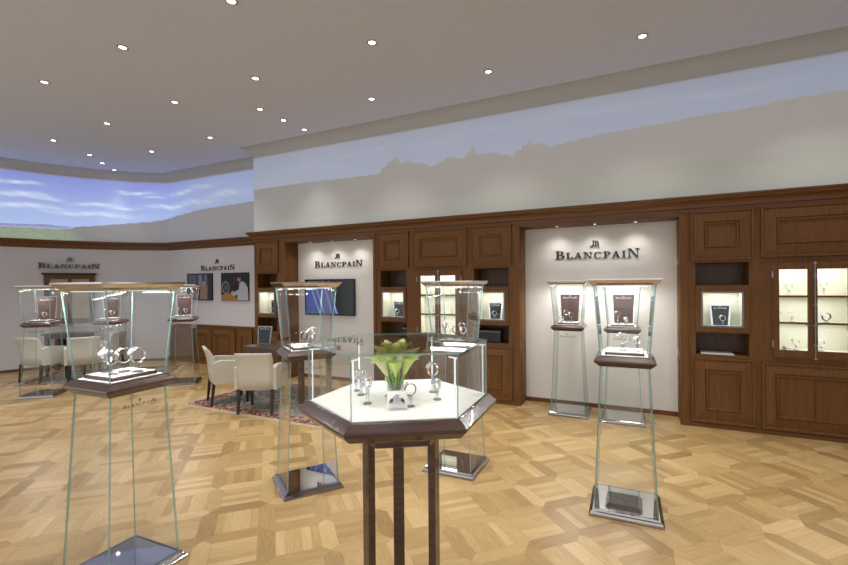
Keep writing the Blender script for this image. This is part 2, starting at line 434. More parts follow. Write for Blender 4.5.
def picL(s, z):
    top = .5+.5*math.tanh((3.945-z)/.012)
    hz = interp(hillL, s) + .006*sin(s*23)+.004*sin(s*51)
    rightfade = max(0, min(1, (s-5.6)/1.2))
    if z > hz:
        t = (z-2.9)/1.0
        c = mix(lin(120, 150, 200), lin(52, 82, 172), t)
        cl = 0
        for (cx, cz, rx, rz) in cloudsL:
            q = ((s-cx)/rx)**2+((z-cz-.02*sin(s*6))/rz)**2
            cl = max(cl, math.exp(-q*1.3)*(.8+.25*sin(s*19+z*40)))
        c = mix(c, lin(176, 192, 216), cl)
        c = mix(c, lin(74, 100, 130), rightfade*.6)
        if s < 4.0 and z < 2.91+.02*math.exp(-((s-3.57)/.2)**2): c = lin(60, 76, 138)
    else:
        c = lin(36, 36, 42)
        if s < 4.0 and z > hz-.03: c = lin(104, 124, 168)
        elif s < 4.4:
            n_ = hash2(math.floor(s*14), math.floor(z*38))
            base = mix(lin(62, 74, 66), lin(92, 128, 58), n_*(.95 if z < 2.80 else .5))
            edge = max(0, min(1, (4.25-s)*3 - (z-2.68)*3))
            c = mix(lin(36, 36, 42), base, edge)
    return tuple(v*top for v in c)
TREES = [(-3.53,.04,.06),(-3.42,.07,.09),(-3.31,.09,.11),(-3.17,.07,.08),(-3.07,.06,.09),(-2.95,.06,.07),(-2.84,.07,.08),(-2.70,.05,.05),(-2.58,.07,.07),(-2.45,.06,.09),(-2.36,.06,.08),(-2.24,.05,.07),(-2.14,.05,.09),(-2.06,.06,.12),(-1.94,.07,.08),(-1.82,.06,.09),(-1.71,.06,.07),(-1.58,.07,.06),(-1.45,.06,.08),(-1.35,.05,.10),(-1.26,.06,.11),(-1.15,.06,.09),(-1.04,.07,.07),(-.92,.06,.07),(-.78,.08,.06)]
def picR(x, z):
    top = .5+.5*math.tanh((3.955-z)/.012)
    tr = 1 if -3.6 < x < -.9 else (.45 if x >= -.9 else .15)
    hz = interp(hillR, x) + tr*(.030*abs(sin(x*13))*abs(sin(x*5.1+1)) + .012*abs(sin(x*37)) + .006*sin(x*83)) - .01*tr
    gz = interp(greenR, x)
    for tx, tw, th_ in TREES:
        q = abs(x-tx)/tw
        if q < 1: hz = max(hz, interp(hillR, x)-.045 + th_*(1-q**1.6) + .008*sin(x*210))
    warm = max(0, min(1, (x+6.3)/8))
    if z > hz:
        c = mix(lin(70, 92, 124), lin(58, 80, 112), (z-3.4)*2)
        cl = 0
        for (cx, cz, rx, rz) in cloudsR:
            cl = max(cl, math.exp(-(((x-cx)/rx)**2+((z-cz-.02*sin(x*5))/rz)**2)*1.2))
        c = mix(c, lin(90, 104, 126), cl*.7)
    elif z < gz + .012*sin(x*9): c = lin(52, 60, 40)
    else: c = mix(lin(14, 12, 12), lin(72, 68, 66), warm)
    return tuple(v*top for v in c)
def picture_wall(name, P, z0, z1, nz, step, fn, s0=0, thick=None):
    mb = MB(); S = []; s = s0; pts_ = []
    for a, b in zip(P, P[1:]):
        L_ = (Vector(b)-Vector(a)).length; n = max(1, int(L_/step))
        for i in range(n): pts_.append((a[0]+(b[0]-a[0])*i/n, a[1]+(b[1]-a[1])*i/n)); S.append(s+L_*i/n)
        s += L_
    pts_.append(P[-1]); S.append(s)
    cols = []
    for (x, y), ss in zip(pts_, S):
        for k in range(nz+1):
            z = z0+(z1-z0)*k/nz; mb.v.append((x, y, z)); cols.append(fn(ss, z))
    for i in range(len(pts_)-1):
        for k in range(nz):
            a = i*(nz+1)+k; mb.face([a, a+nz+1, a+nz+2, a+1], PROJ)
    me = bpy.data.meshes.new(name); me.from_pydata(mb.v, [], mb.f); me.materials.append(PROJ)
    ca = me.color_attributes.new('picture', 'FLOAT_COLOR', 'POINT')
    ca.data.foreach_set('color', [q for c in cols for q in (c[0], c[1], c[2], 1.0)])
    o = bpy.data.objects.new(name, me); C.objects.link(o); o['kind'] = 'structure'
    return o
# path length is measured from the point (-11.6, 1.2)
i0 = WP.index((-11.6, 1.2))
picture_wall('wall_upper_left', WP[i0:WP.index((-6.28, DL))+1], 2.55, H-RC, 110, .025, picL, 0)
picture_wall('wall_upper_back', [(-6.28, D), (4.6, D)], 2.55, H-RC, 110, .025, picR, -6.28)
mb = MB(); mb.v += [(-6.28, D, 2.55), (-6.28, DL, 2.55), (-6.28, DL, H-RC), (-6.28, D, H-RC)]; mb.face([0, 1, 2, 3], WALLW); tag(mb.build('wall_return'), kind='structure')

# cornice along all walls -------------------------------------------------------------------
cprof = [(-.01, 2.45), (.015, 2.45), (.018, 2.475), (.035, 2.485), (.04, 2.52), (.055, 2.545), (.085, 2.565), (.092, 2.59), (.105, 2.595), (.105, 2.613), (-.01, 2.613)]
tag(sweep('trim_2', WP, cprof, WOODX, caps=True), 'brown wooden cornice moulding running along the walls', kind='structure')
# skirting and wainscot
tag(sweep('baseboard_left', WP[:iL+1], [(0, .05), (.012, .045), (.012, 0)], WOODX), kind='structure')
def raised(mb, x0, x1, z0, z1, y, mat, T=None, fr=.14, dep=.026):
    # nested rectangles: frame, groove, sloped field, flat panel (front towards -y)
    rings = []
    w = min(x1-x0, z1-z0); s = min(1, w/.5)
    k = fr
    for ins, dy in ((0, 0), (0, -dep), (.022, -dep), (.028, -dep*.55), (.034, -dep*.62), (k-.012, -dep*1.15), (k-.006, -dep*.75), (k, -dep*.75), (k+.006, -dep*1.2), (k+.018, -dep*1.2), (k+.024, -dep*.55), (k+.034, -dep*.5)):
        P = [(x0+ins, y+dy, z0+ins), (x1-ins, y+dy, z0+ins), (x1-ins, y+dy, z1-ins), (x0+ins, y+dy, z1-ins)]
        if T: P = [tuple(T @ Vector(p)) for p in P]
        rings.append(P)
    mb.loft(rings, mat)
wn = empty('trim_3', kind='structure')
mb = MB(); mb.box(-9.38, -6.28, DL-.02, DL, 0, .80, WOOD); mb.box(-9.38, -6.28, DL-.035, DL, .80, .83, WOODX); mb.box(-9.38, -6.28, DL-.04, DL, 0, .1, WOODX); mb.build('wainscot', wn)
for a, b_ in ((-9.3,-8.62),(-8.6,-8.02),(-8.0,-7.32),(-7.28,-6.84),(-6.8,-6.32)):
    mb = MB(); raised(mb, a, b_, .12, .78, DL-.02, WOOD); mb.build('wainscot_panel', wn)

# niches ------------------------------------------------------------------------------------
def niche(k, x0, x1, label):
    r = empty('trim_%d' % k, kind='structure')
    mb = MB()
    mb.box(x0, x1, D2, D2+.03, .05, 2.40, PANELW); mb.build('back_panel', r)
    mb = MB(); mb.box(x0, x1, D2-.012, D2, 0, .055, WOODX); mb.build('skirting', r)
    mb = MB(); mb.box(x0-.01, x1+.01, D, D2+.03, 2.40, 2.46, WOOD); mb.build('soffit', r)
    for s, xx in ((-1, x0), (1, x1)):
        mb = MB()
        a, b_ = (xx-.04, xx) if s < 0 else (xx, xx+.04)
        mb.box(a, b_, D+.0, D2+.03, 0, 2.42, WOOD)
        T = Matrix.Translation((xx, 0, 0)) @ Matrix.Rotation(-s*pi/2, 4, 'Z')
        # panels on the reveal
        for z0, z1 in ((.1, .75), (.85, 1.85), (1.93, 2.36)):
            yy0, yy1 = (D+.06, D2-.04)
            e = -s*.008
            mb.box(min(xx, xx+e), max(xx, xx+e), yy0, yy1, z0, z1, WOOD)
        mb.build('reveal', r)
    return r
niche(4, -5.54, -3.72, '')
niche(5, -1.41, .45, '')
def post(k, x0, x1):
    r = empty('trim_%d' % k, kind='structure')
    mb = MB(); mb.box(x0, x1, D-.012, D, 0, 2.45, WOOD); mb.build('pilaster', r)
    mb = MB(); mb.box(x0-.003, x1+.003, D-.02, D, 0, .06, WOODX); mb.build('pilaster_base', r)
post(6, -5.66, -5.54); post(7, -3.72, -3.67); post(8, -1.49, -1.41); post(9, .45, .53)
mb = MB(); mb.box(-5.54, -3.72, D-.005, D+.02, 2.40, 2.46, WOODX); mb.box(-1.41, .45, D-.005, D+.02, 2.40, 2.46, WOODX); tag(mb.build('trim_10'), kind='structure')

# ------------------------------------------------------------------ ceiling downlights
def downlight(loc, label, group, r=.036, power=DOWN_W, name='downlight', size=R(96)):
    t = empty(name, loc, 0, label, 'ceiling light', group)
    mb = MB(); mb.lathe([(r*1.0, 0), (r*1.45, 0), (r*1.5, -.004), (r*1.05, -.008), (r, -.003)], RING, 20, cap0=False, cap1=False); mb.build('ring', t)
    mb = MB(); mb.lathe([(r, -.001), (r*.3, -.006)], BULB, 16, cap0=False); mb.build('lamp', t)
    spot('lamp_light', (0, 0, -.03), power, size, 1.0, parent=t, rot=(R(-14) if r < .03 else 0, 0, 0))
    return t
LI = [(-3.17,2.73),(-4.79,2.75),(-6.44,2.79),(-2.43,3.84),(-4.10,3.87),(-5.60,3.88),(-7.24,3.92),(-8.87,3.96),
      (.07,4.97),(-1.55,4.98),(-3.18,5.0),(-4.77,5.04),(-6.42,5.07),(-8.03,5.10),(-4.765,4.574),(-4.765,5.497),
      (-9.25,4.70),(-9.65,5.13),(-10.0,5.55)]
LL = {14:'recessed round downlight, middle one of the close row of three in the ceiling', 15:'recessed round downlight closest to the upper picture wall above the screen niche',
      16:'recessed round downlight, nearest of the three in the far left corner', 17:'recessed round downlight, middle of the three in the far left corner', 18:'recessed round downlight, deepest of the three in the far left corner',
      8:'recessed round downlight in the ceiling at the far right, alone', 0:'recessed round downlight cut by the top edge of the picture',
      9:'recessed round downlight, second from the right along the back row', 3:'recessed round downlight, rightmost of the middle row', 1:'recessed round downlight, largest one on the left part of the ceiling',
      2:'recessed round downlight, leftmost of the front row', 10:'recessed round downlight, third from the right along the back row', 11:'recessed round downlight, back-row one heading the close row of three',
      4:'recessed round downlight, second from the right in the middle row', 5:'recessed round downlight, third from the right in the middle row', 6:'recessed round downlight, fourth from the right in the middle row',
      7:'recessed round downlight, leftmost of the middle row', 12:'recessed round downlight before the step in the cove', 13:'recessed round downlight, leftmost of the back row'}
for i, (x, y) in enumerate(LI): downlight((x, y, H), LL[i], 'ceiling downlights', power=DOWN_W*(.35 if i >= 14 else 1), size=R(56 if i >= 14 else 92))
mo = MB()  # unseen downlights with fixtures, added out of view to light the room
for i, (x, y) in enumerate([(-.8,3.8),(.9,3.8),(2.5,3.8),(1.7,4.97),(-1.5,2.7),(.1,2.7),(1.8,2.7),(-8.0,2.7),(-9.7,2.7),(-2.4,1.3),(-4.1,1.3),(-5.7,1.3),(-7.4,1.3),(-9.0,1.3),(-.8,1.3),(.9,1.3)]):
    spot('unseen_downlight', (x, y, H-.03), DOWN_W*(.6 if x < -5 else 1), R(96), .9)
    mo.lathe([(.036, 0), (.052, 0), (.054, -.004), (.038, -.008), (.036, -.003)], RING, 20, (x, y, H), cap0=False, cap1=False); mo.lathe([(.036, -.001), (.011, -.006)], BULB, 16, (x, y, H), cap0=False)
tag(mo.build('trim_11'), kind='structure')
for k, (cx, n_) in enumerate(((-4.64, 'screen niche'), (-.477, 'right-hand niche'))):
    for j, w_ in enumerate(('left', 'middle', 'right')):
        downlight((cx+(j-1)*.47, 6.02, 2.40), 'small recessed spotlight, %s of three above the %s' % (w_, n_), 'niche spotlights', r=.022, power=NICHE_W, name='niche_spotlight', size=R(150))

# ------------------------------------------------------------------ wall lettering
wall_sign(frame_T((-.477, D2, 1.969), (1, 0, 0)), 1.04, 'dark capital lettering with a small crest on the right-hand niche wall')
wall_sign(frame_T((-4.646, D2, 1.96), (1, 0, 0)), 1.02, 'dark capital lettering with a small crest above the flat screen')
wall_sign(frame_T((-7.85, DL, 1.975), (1, 0, 0)), 1.02, 'dark capital lettering with a small crest above the two framed photographs')
# sign on the curved wall: a flat chord just proud of the curve
A_, B_ = Vector((-10.85, 4.57)), Vector((-10.38, 5.44))
sd = (B_-A_).normalized(); nn = Vector((sd.y, -sd.x)); mid = (A_+B_)/2 
wall_sign(frame_T((mid.x+nn.x*.012, mid.y+nn.y*.012, 2.04), (sd.x, sd.y, 0)), 1.0, 'dark capital lettering with a small crest on the far left wall', depth=.02)

# ------------------------------------------------------------------ built-in cabinets
def cab_lamp(parent, x, y, z, sx, sy, p): area('cabinet_light', (x, y, z), p, sx, sy, (1, .97, .86), parent)
def side_unit(x0, x1, label, mirror=False):
    t = empty('display_cabinet', ((x0+x1)/2, D, 0), 0, label, 'cabinet', 'built-in wood cabinets')
    cx = (x0+x1)/2; w = (x1-x0)/2
    ox = w-.075                                 # half opening
    mb = MB()
    for s in (-1, 1): mb.box(min(s*w, s*ox), max(s*w, s*ox), 0, .45, .0, 2.45, WOOD)
    for z0, z1 in ((0, .06), (.785, .825), (1.07, 1.085), (1.60, 1.61), (1.86, 1.89), (2.44, 2.455)):
        mb.box(-ox, ox, 0, .45, z0, z1, WOOD)
    mb.box(-ox, ox, .30, .32, 0, 2.45, WOODD)
    mb.build('carcass', t)
    mb = MB(); raised(mb, -w+.03, w-.03, 1.89, 2.45, 0, WOOD); mb.build('upper_door', t)
    mb = MB(); raised(mb, -w+.03, w-.03, .06, .79, 0, WOOD); mb.build('lower_door', t)
    mb = MB(); mb.box(-w, w, -.012, 0, 0, .045, WOODX); mb.build('plinth', t)
    # lit vitrine box between the two open shelves
    zc0, zc1 = 1.085, 1.60; hx, z0, z1 = .199, 1.137, 1.538
    mb = MB()
    f = -.02
    for a, b_, c, d in ((-ox, -hx, zc0, zc1), (hx, ox, zc0, zc1), (-hx, hx, zc0, z0), (-hx, hx, z1, zc1)): mb.box(a, b_, f, 0, c, d, WOOD)
    vd = mb.build('vitrine_door', t)
    mb = MB(); q = .018
    for a, b_, c, d in ((-hx, -hx+q, z0, z1), (hx-q, hx, z0, z1), (-hx+q, hx-q, z0, z0+q), (-hx+q, hx-q, z1-q, z1)): mb.box(a, b_, f-.006, f+.01, c, d, BEZEL)
    mb.build('bezel', vd)
    mb = MB(); mb.box(-hx+q, hx-q, f+.002, f+.006, z0+q, z1-q, GLASS); mb.build('vitrine_glass', vd)
    mb = MB(); g = .004
    mb.box(-hx-g, -hx, .0, .26, z0, z1, INNER); mb.box(hx, hx+g, .0, .26, z0, z1, INNER)
    mb.box(-hx, hx, .26, .264, z0, z1, INNER); mb.box(-hx, hx, 0, .26, z0-g, z0, INNER); mb.box(-hx, hx, 0, .26, z1, z1+g, INNER)
    mb.build('vitrine_lining', t)
    cab_lamp(t, 0, .12, z1-.01, .34, .1, GLAZE_W*.62)
    return t
def window_unit(x0, x1, label):
    t = empty('display_cabinet', ((x0+x1)/2, D, 0), 0, label, 'cabinet', 'built-in wood cabinets')
    w = (x1-x0)/2; hx = .345; z0, z1 = .84, 1.845
    mb = MB()
    for s in (-1, 1): mb.box(min(s*w, s*hx), max(s*w, s*hx), 0, .45, 0, 2.45, WOOD)
    for a, b_ in ((0, .06), (.77, z0), (z1, 1.90), (2.44, 2.455)): mb.box(-hx, hx, 0, .45, a, b_, WOOD)
    mb.box(-hx, hx, .30, .32, 0, 2.45, WOODD)
    mb.build('carcass', t)
    mb = MB(); raised(mb, -w+.03, w-.03, 1.905, 2.45, 0, WOOD); mb.build('upper_door', t)
    mb = MB(); raised(mb, -w+.03, w-.03, .06, .775, 0, WOOD, fr=.125); mb.box(-.0015, .0015, -.0225, -.005, .07, .765, WOODD); mb.build('lower_door', t)
    mb = MB(); mb.box(-w, w, -.012, 0, 0, .045, WOODX); mb.build('plinth', t)
    mb = MB(); mb.box(-hx+.0, hx, .27, .29, z0, z1, INNER); mb.box(-hx, -hx+.004, .0, .27, z0, z1, INNER); mb.box(hx-.004, hx, .0, .27, z0, z1, INNER)
    mb.box(-hx, hx, 0, .27, z0-.001, z0+.065, INNER); mb.box(-hx, hx, 0, .27, z1-.004, z1, INNER)
    mb.build('lining', t)
    for zz in (1.20, 1.478):
        mb = MB(); mb.box(-hx+.004, hx-.004, .02, .27, zz-.006, zz+.006, INNER); mb.build('inner_shelf', t)
    for s in (-1, 1):                       # two glazed doors of three panes
        a, b_ = (-hx, -.0) if s < 0 else (.0, hx)
        pa, pb = (-.293, -.055) if s < 0 else (.03, .268)
        if s > 0: pa, pb = .022, .262
        mb = MB()
        mb.box(a, pa, -.028, -.004, z0, z1, WOOD); mb.box(pb, b_, -.028, -.004, z0, z1, WOOD)
        for c, d in ((z0, .918), (1.195, 1.215), (1.476, 1.496), (1.77, z1)): mb.box(pa, pb, -.028, -.004, c, d, WOOD)
        dr = mb.build('glazed_door', t)
        for c, d in ((.918, 1.195), (1.215, 1.476), (1.496, 1.77)):
            mb = MB(); mb.box(pa, pb, -.018, -.014, c, d, GLASS); mb.build('pane', dr)
        for zz in (.98, 1.72):
            mb = MB(); xx = -hx-.012 if s < 0 else hx+.002
            mb.box(xx, xx+.012, -.034, -.022, zz-.035, zz+.035, IRON); mb.build('hinge', dr)
    mb = MB(); mb.tube([(0, -.04, .83), (0, -.04, 1.85)], .007, IRON, 8)
    for zz in (.84, .98, 1.4, 1.7, 1.83): mb.box(-.013, .013, -.046, -.028, zz-.01, zz+.01, IRON)
    bolt = mb.build('espagnolette_bolt', t)
    mb = MB(); mb.lathe([(.0, -.02), (.02, -.015), (.02, .015), (0, .02)], IRON, 12, (0, -.045, 1.19)); mb.tube([(0, -.06, 1.19), (-.05, -.065, 1.185), (-.085, -.06, 1.19)], .006, IRON, 8); mb.build('handle', bolt)
    cab_lamp(t, -.17, .12, z1-.02, .25, .12, GLAZE_W*.7); cab_lamp(t, .17, .12, z1-.02, .25, .12, GLAZE_W*.7)
    for zz in (1.462, 1.19): cab_lamp(t, 0, .10, zz-.008, .6, .08, GLAZE_W*.8)
    return t
side_unit(-6.28, -5.66, 'narrow wood cabinet with lit vitrine at the left end, behind the desk')
side_unit(-3.67, -3.06, 'narrow wood cabinet with lit vitrine just right of the screen niche')
window_unit(-3.06, -2.13, 'wide wood cabinet with lit six-pane doors between the two niches')
side_unit(-2.13, -1.49, 'narrow wood cabinet with lit vitrine just left of the right-hand niche')
side_unit(.53, 1.18, 'narrow wood cabinet with lit vitrine just right of the right-hand niche')
window_unit(1.18, 2.13, 'wide wood cabinet with lit six-pane doors at the right edge')
side_unit(2.13, 2.78, 'narrow wood cabinet beyond the right edge of the picture')

# ------------------------------------------------------------------ watches
N_STRAP = [0]
def ring_pts(rx, rz, n=22): return [(rx*cos(2*pi*i/n), rz*sin(2*pi*i/n)) for i in range(n)]
def add_strap(mb, mat, rx=.026, rz=.031, wd=.017, th=.0022, T=Matrix()):
    outer = ring_pts(rx, rz); inner = ring_pts(rx-th, rz-th); n = len(outer)
    b = len(mb.v)
    for (o_, i_) in zip(outer, inner):
        a = wd/2
        for x, z, y in ((o_[0], o_[1], -a), (o_[0], o_[1], a), (i_[0], i_[1], a), (i_[0], i_[1], -a)): mb.v.append(tuple(T @ Vector((x, y, z))))
    for i in range(n):
        j = (i+1) % n
        for k in range(4): mb.face([b+4*i+k, b+4*i+(k+1) % 4, b+4*j+(k+1) % 4, b+4*j+k], mat)
def watch(loc, rz, label, strap=None, dial=None, tilt=35, s=1.0, group=None, parts=True, lie=False, h=.05):
    """wristwatch closed into a loop; the ring stands upright with its head leaning to the viewer (-y)"""
    strap = strap or WATCHM; dial = dial or DIAL
    t = empty('wristwatch', loc, rz, label, 'watch', group)
    rxx, rzz = .028*s, .032*s
    base = Matrix.Translation((0, 0, (0 if lie else h) + (.010*s if lie else rzz)))
    lean = Matrix.Rotation(R(-8), 4, 'X') if not lie else Matrix.Rotation(R(80), 4, 'X')
    T = base @ Matrix.Rotation(R(tilt), 4, 'Z') @ lean @ Matrix.Rotation(R(38), 4, 'Y')
    mb = MB(); add_strap(mb, strap, rxx, rzz, .018*s, .0025*s, T)
    # head at the front of the ring
    Th = T @ Matrix.Translation((-rxx, 0, 0)) @ Matrix.Rotation(R(-90), 4, 'Y')
    if parts:
        mb.build('strap', t, True)
        mb = MB(); mb.lathe([(.014*s, -.001), (.0195*s, .001), (.0205*s, .005), (.0185*s, .0085)], WATCHM, 20, T=Th); 
        mb.box(.019*s, .0235*s, -.002, .002, .002, .006, WATCHM, Th); mb.build('watch_case', t, True)
        mb = MB(); mb.lathe([(.016*s, .0086), (.0155*s, .0092)], dial, 20, T=Th); mb.build('dial', t)
    else:
        mb.lathe([(.014*s, -.001), (.0205*s, .003), (.0185*s, .0085)], WATCHM, 12, T=Th); mb.lathe([(.016*s, .0087), (.0155*s, .0092)], dial, 12, T=Th)
        mb.build('strap', t)
    return t
def stand(loc, rz, label, h=.05, group='clear acrylic watch stands', s=1.0):
    mb = MB()
    mb.lathe([(.020*s, .004), (.018*s, .007), (.009*s, .009), (.008*s, h*.7), (.010*s, h), (.005*s, h+.002)], ACRYL, 16); mb.lathe([(.021*s, 0), (.021*s, .004), (.012*s, .0045)], IRON, 16)
    mb.box(-.010*s, .010*s, -.003, .003, h*.6, h+.012, ACRYL)
    o = mb.build('watch_stand', None, True); o.location = loc; o.rotation_euler = (0, 0, rz)
    return tag(o, label, 'stand', group)
def shown_watch(loc, rz, where, strap=None, dial=None, tilt=35, s=1.0, h=.05, parts=True, what=None):
    what = what or ({STRAPB: 'watch on a brown strap', STRAPK: 'watch on a black strap', STRAPW: 'watch on a pale strap'}.get(strap, 'steel bracelet watch'))
    stand(loc, rz, 'clear watch stand ' + where, h, s=s)
    return watch((loc[0], loc[1], loc[2]), rz, what + ' ' + where, strap, dial, tilt, s, 'watches on display', parts, h=h)

# ------------------------------------------------------------------ brown boards with lettering
def board(loc, rz, label, w0=.20, w1=.236, h=.35, lean=6, frame=None, scale=1.0):
    t = empty('display_board', loc, rz, label, 'sign', 'dark display boards')
    T = Matrix.Rotation(R(-lean), 4, 'X')
    a, b_, c = w0/2*scale, w1/2*scale, h*scale
    P = lambda y, e=0: [T @ Vector(q) for q in ((-a-e, y, .004), (a+e, y, .004), (b_+e, y, c+e), (-b_-e, y, c+e))]
    mb = MB(); mb.loft([P(-.005), P(.005)], BROWNB if frame is None else BLACK); mb.build('board', t)
    mb = MB(); small_word(mb, T @ frame_T((0, -.006, c*.86), (1, 0, 0)), w1*scale*.72, WHITEL, True); mb.build('lettering', t)
    mb = MB(); e = .010 if frame is None else .018
    for s in (-1, 1):
        q = [(s*a, 0, .0), (s*(a+e), 0, .0), (s*(b_+e), 0, c+e), (s*b_, 0, c)]
        r0 = [T @ Vector((x, -.009, z)) for x, y, z in q]; r1 = [T @ Vector((x, .009, z)) for x, y, z in q]
        mb.loft([r0, r1], frame or CHROME)
    r0 = [T @ Vector((x, -.009, z)) for x, z in ((-b_, c), (b_, c), (b_+e, c+e), (-b_-e, c+e))]; r1 = [p + Vector((0, .018, 0)) for p in r0]
    mb.loft([r0, r1], frame or CHROME)
    mb.box(-a-e, a+e, -.02, .03, 0, .006, frame or CHROME)
    mb.build('frame', t)
    return t

# ------------------------------------------------------------------ free-standing glass display cases
def sq(h, z, hy=None): hy = hy or h; return [(-h, -hy, z), (h, -hy, z), (h, hy, z), (-h, hy, z)]
def glass_panel(name, parent, a0, a1, z0, z1, th, k):
    """k-th wall of a square frustum with half sizes a0 (bottom) and a1 (top)"""
    Rz = Matrix.Rotation(k*pi/2, 4, 'Z')
    O = [(-a0, -a0, z0), (a0, -a0, z0), (a1, -a1, z1), (-a1, -a1, z1)]
    I = [(-a0+th*0, -a0+th, z0), (a0-th*0, -a0+th, z0), (a1, -a1+th, z1), (-a1, -a1+th, z1)]
    if k % 2:   # side walls fit between front and back
        O = [(-a0+th, -a0, z0), (a0-th, -a0, z0), (a1-th, -a1, z1), (-a1+th, -a1, z1)]
        I = [(-a0+th, -a0+th, z0), (a0-th, -a0+th, z0), (a1-th, -a1+th, z1), (-a1+th, -a1+th, z1)]
    mb = MB(); mb.hexa([Rz @ Vector(p) for p in O] + [Rz @ Vector(p) for p in I], GLASS, GEDGE)
    return mb.build(name, parent)
def make_case(loc, rz, label, word_face=0):
    t = empty('display_case', loc, rz, label, 'display case', 'tall glass display cases')
    mb = MB(); mb.loft([sq(.2375, 0), sq(.2375, .012), sq(.231, .016), sq(.226, .03), sq(.218, .034), sq(.2125, .045)], BRONZE, capmat=MIRROR); mb.build('plinth', t)
    for k in range(4): glass_panel('lower_glass_panel', t, .205, .161, .045, 1.05, .009, k)
    mb = MB(); mb.loft([sq(.155, 1.05), sq(.165, 1.052), sq(.197, 1.083), sq(.2, 1.09), sq(.198, 1.098), sq(.172, 1.122), sq(.168, 1.127)], WENGE); mb.build('pedestal_block', t)
    mb = MB(); mb.loft([sq(.150, 1.127), sq(.150, 1.131)], WHITEPAD); 
    mb.loft([sq(.128, 1.131), sq(.128, 1.146), sq(.122, 1.152)], BROWNB, capmat=WHITEPAD); mb.build('display_pad', t)
    for k in range(4): glass_panel('upper_glass_panel', t, .1615, .2015, 1.127, 1.63, .009, k)
    mb = MB(); mb.loft([sq(.206, 1.628), sq(.209, 1.634), sq(.222, 1.645), sq(.234, 1.662), sq(.2375, 1.666), sq(.2375, 1.675)], STEEL); mb.build('lid', t)
    mb = MB(); mb.box(-.17, .17, -.17, -.15, 1.622, 1.628, LEDW); mb.box(-.17, .17, .15, .17, 1.622, 1.628, LEDW); mb.build('light_strip', t)
    for yy in (-.16, .16): area('case_light', (0, yy, 1.619), CASE_W/2, .34, .02, (1, .99, .98), t)
    # lettering on the lower front glass
    if word_face is not None:
        a = .161+(.205-.161)*(1.05-.985)/1.005
        T = Matrix.Rotation(word_face*pi/2, 4, 'Z') @ frame_T((0, -a-.0015, .975), (1, 0, 0), (0, -.0438, 1))
        mb = MB(); small_word(mb, T, .19, SIGN, True); mb.build('lettering', t)
    return t
CASES = {'R': ((-.084, 3.538), 1.2, 'glass display case on mirror plinth in the right foreground', None),
 'C': ((-2.4825, 2.855), 55.4, 'glass display case just left of the hexagonal table', 0),
 'M': ((-1.477, 3.692), .9, 'glass display case directly behind the right half of the hexagonal table', None),
 'N': ((-2.708, 1.53), 2.0, 'nearest glass display case, large in the left foreground', 1),
 'B1': ((-.775, 5.83), 0, 'glass display case at the left inside the right-hand niche', 0),
 'B2': ((-.155, 5.78), 0, 'glass display case at the right inside the right-hand niche', 0),
 'L1': ((-8.19, 3.50), 41, 'glass display case at the far left edge in front of cream chairs', 0),
 'L2': ((-7.62, 4.15), 41, 'glass display case seen through the nearest left case, second from left', 0),
 'L3': ((-6.98, 4.96), 41, 'glass display case left of the two framed photographs', 0)}
CO = {}
for k, (xy, rz, lab, wf) in CASES.items(): CO[k] = make_case((xy[0], xy[1], 0), R(rz), lab, wf)
def in_case(k, x, y, z=1.153):
    (cx, cy), rz = CASES[k][0], R(CASES[k][1]); return (cx+x*cos(rz)-y*sin(rz), cy+x*sin(rz)+y*cos(rz), z)

VIEW = lambda loc: math.atan2(loc[1], loc[0]) - pi/2      # turned to the camera side
def W(k, x, y, where, **kw):
    l = in_case(k, x, y, kw.pop('z', 1.153)); return shown_watch(l, VIEW(l), where, **kw)
# nearest left case: four watches
W('N', -.085, -.03, 'at the left in the nearest left case', tilt=60, s=1.35)
W('N', .005, .015, 'in the middle of the nearest left case', tilt=20, s=1.4, strap=STRAPW)
W('N', .035, -.065, 'beside the glass post of the nearest left case', tilt=-50, s=1.25)
W('N', .085, .04, 'at the right in the nearest left case', tilt=35, s=1.45)
W('C', -.03, -.08, 'leftmost in the case left of the hexagonal table', strap=STRAPB, tilt=-30)
W('C', .03, -.02, 'second in the case left of the hexagonal table', tilt=40, s=1.1)
W('C', .08, .02, 'third in the case left of the hexagonal table', tilt=10, h=.075)
W('C', .06, .085, 'rightmost in the case left of the hexagonal table', tilt=-40, strap=STRAPW)
W('M', -.09, -.03, 'at the left in the case behind the hexagonal table', tilt=50, h=.09)
W('M', .0, .0, 'in the middle of the case behind the hexagonal table', tilt=20, strap=STRAPB)
W('M', .055, .03, 'second from right in the case behind the hexagonal table', tilt=-20, h=.08)
W('M', .085, -.03, 'rightmost in the case behind the hexagonal table', tilt=30, strap=STRAPW)
W('R', -.01, -.02, 'centred in the right foreground case', tilt=10, s=1.3, strap=STRAPW, h=.045)
W('R', .085, -.04, 'small at the right in the right foreground case', tilt=60, s=.9)
W('B1', -.08, -.08, 'low at the left in the left niche case', tilt=20, h=.02, s=.9, strap=STRAPW)
W('B1', -.03, -.04, 'raised in the middle of the left niche case', tilt=0, h=.085, s=.95)
W('B1', .03, -.04, 'at the right in the left niche case', tilt=20, h=.06, s=.95)
W('B2', -.05, -.04, 'raised at the left in the right niche case', tilt=0, h=.085)
W('B2', .04, -.06, 'low at the right in the right niche case', tilt=70, h=.02, strap=STRAPW)
for k, nm in (('L1', 'far left case'), ('L2', 'second case from left'), ('L3', 'case by the framed photographs')):
    W(k, -.03, -.06, 'at the left in the '+nm, tilt=10, h=.075, s=1.1, parts=False)
    W(k, .04, -.035, 'at the right in the '+nm, tilt=40, h=.05, s=1.1, parts=False)
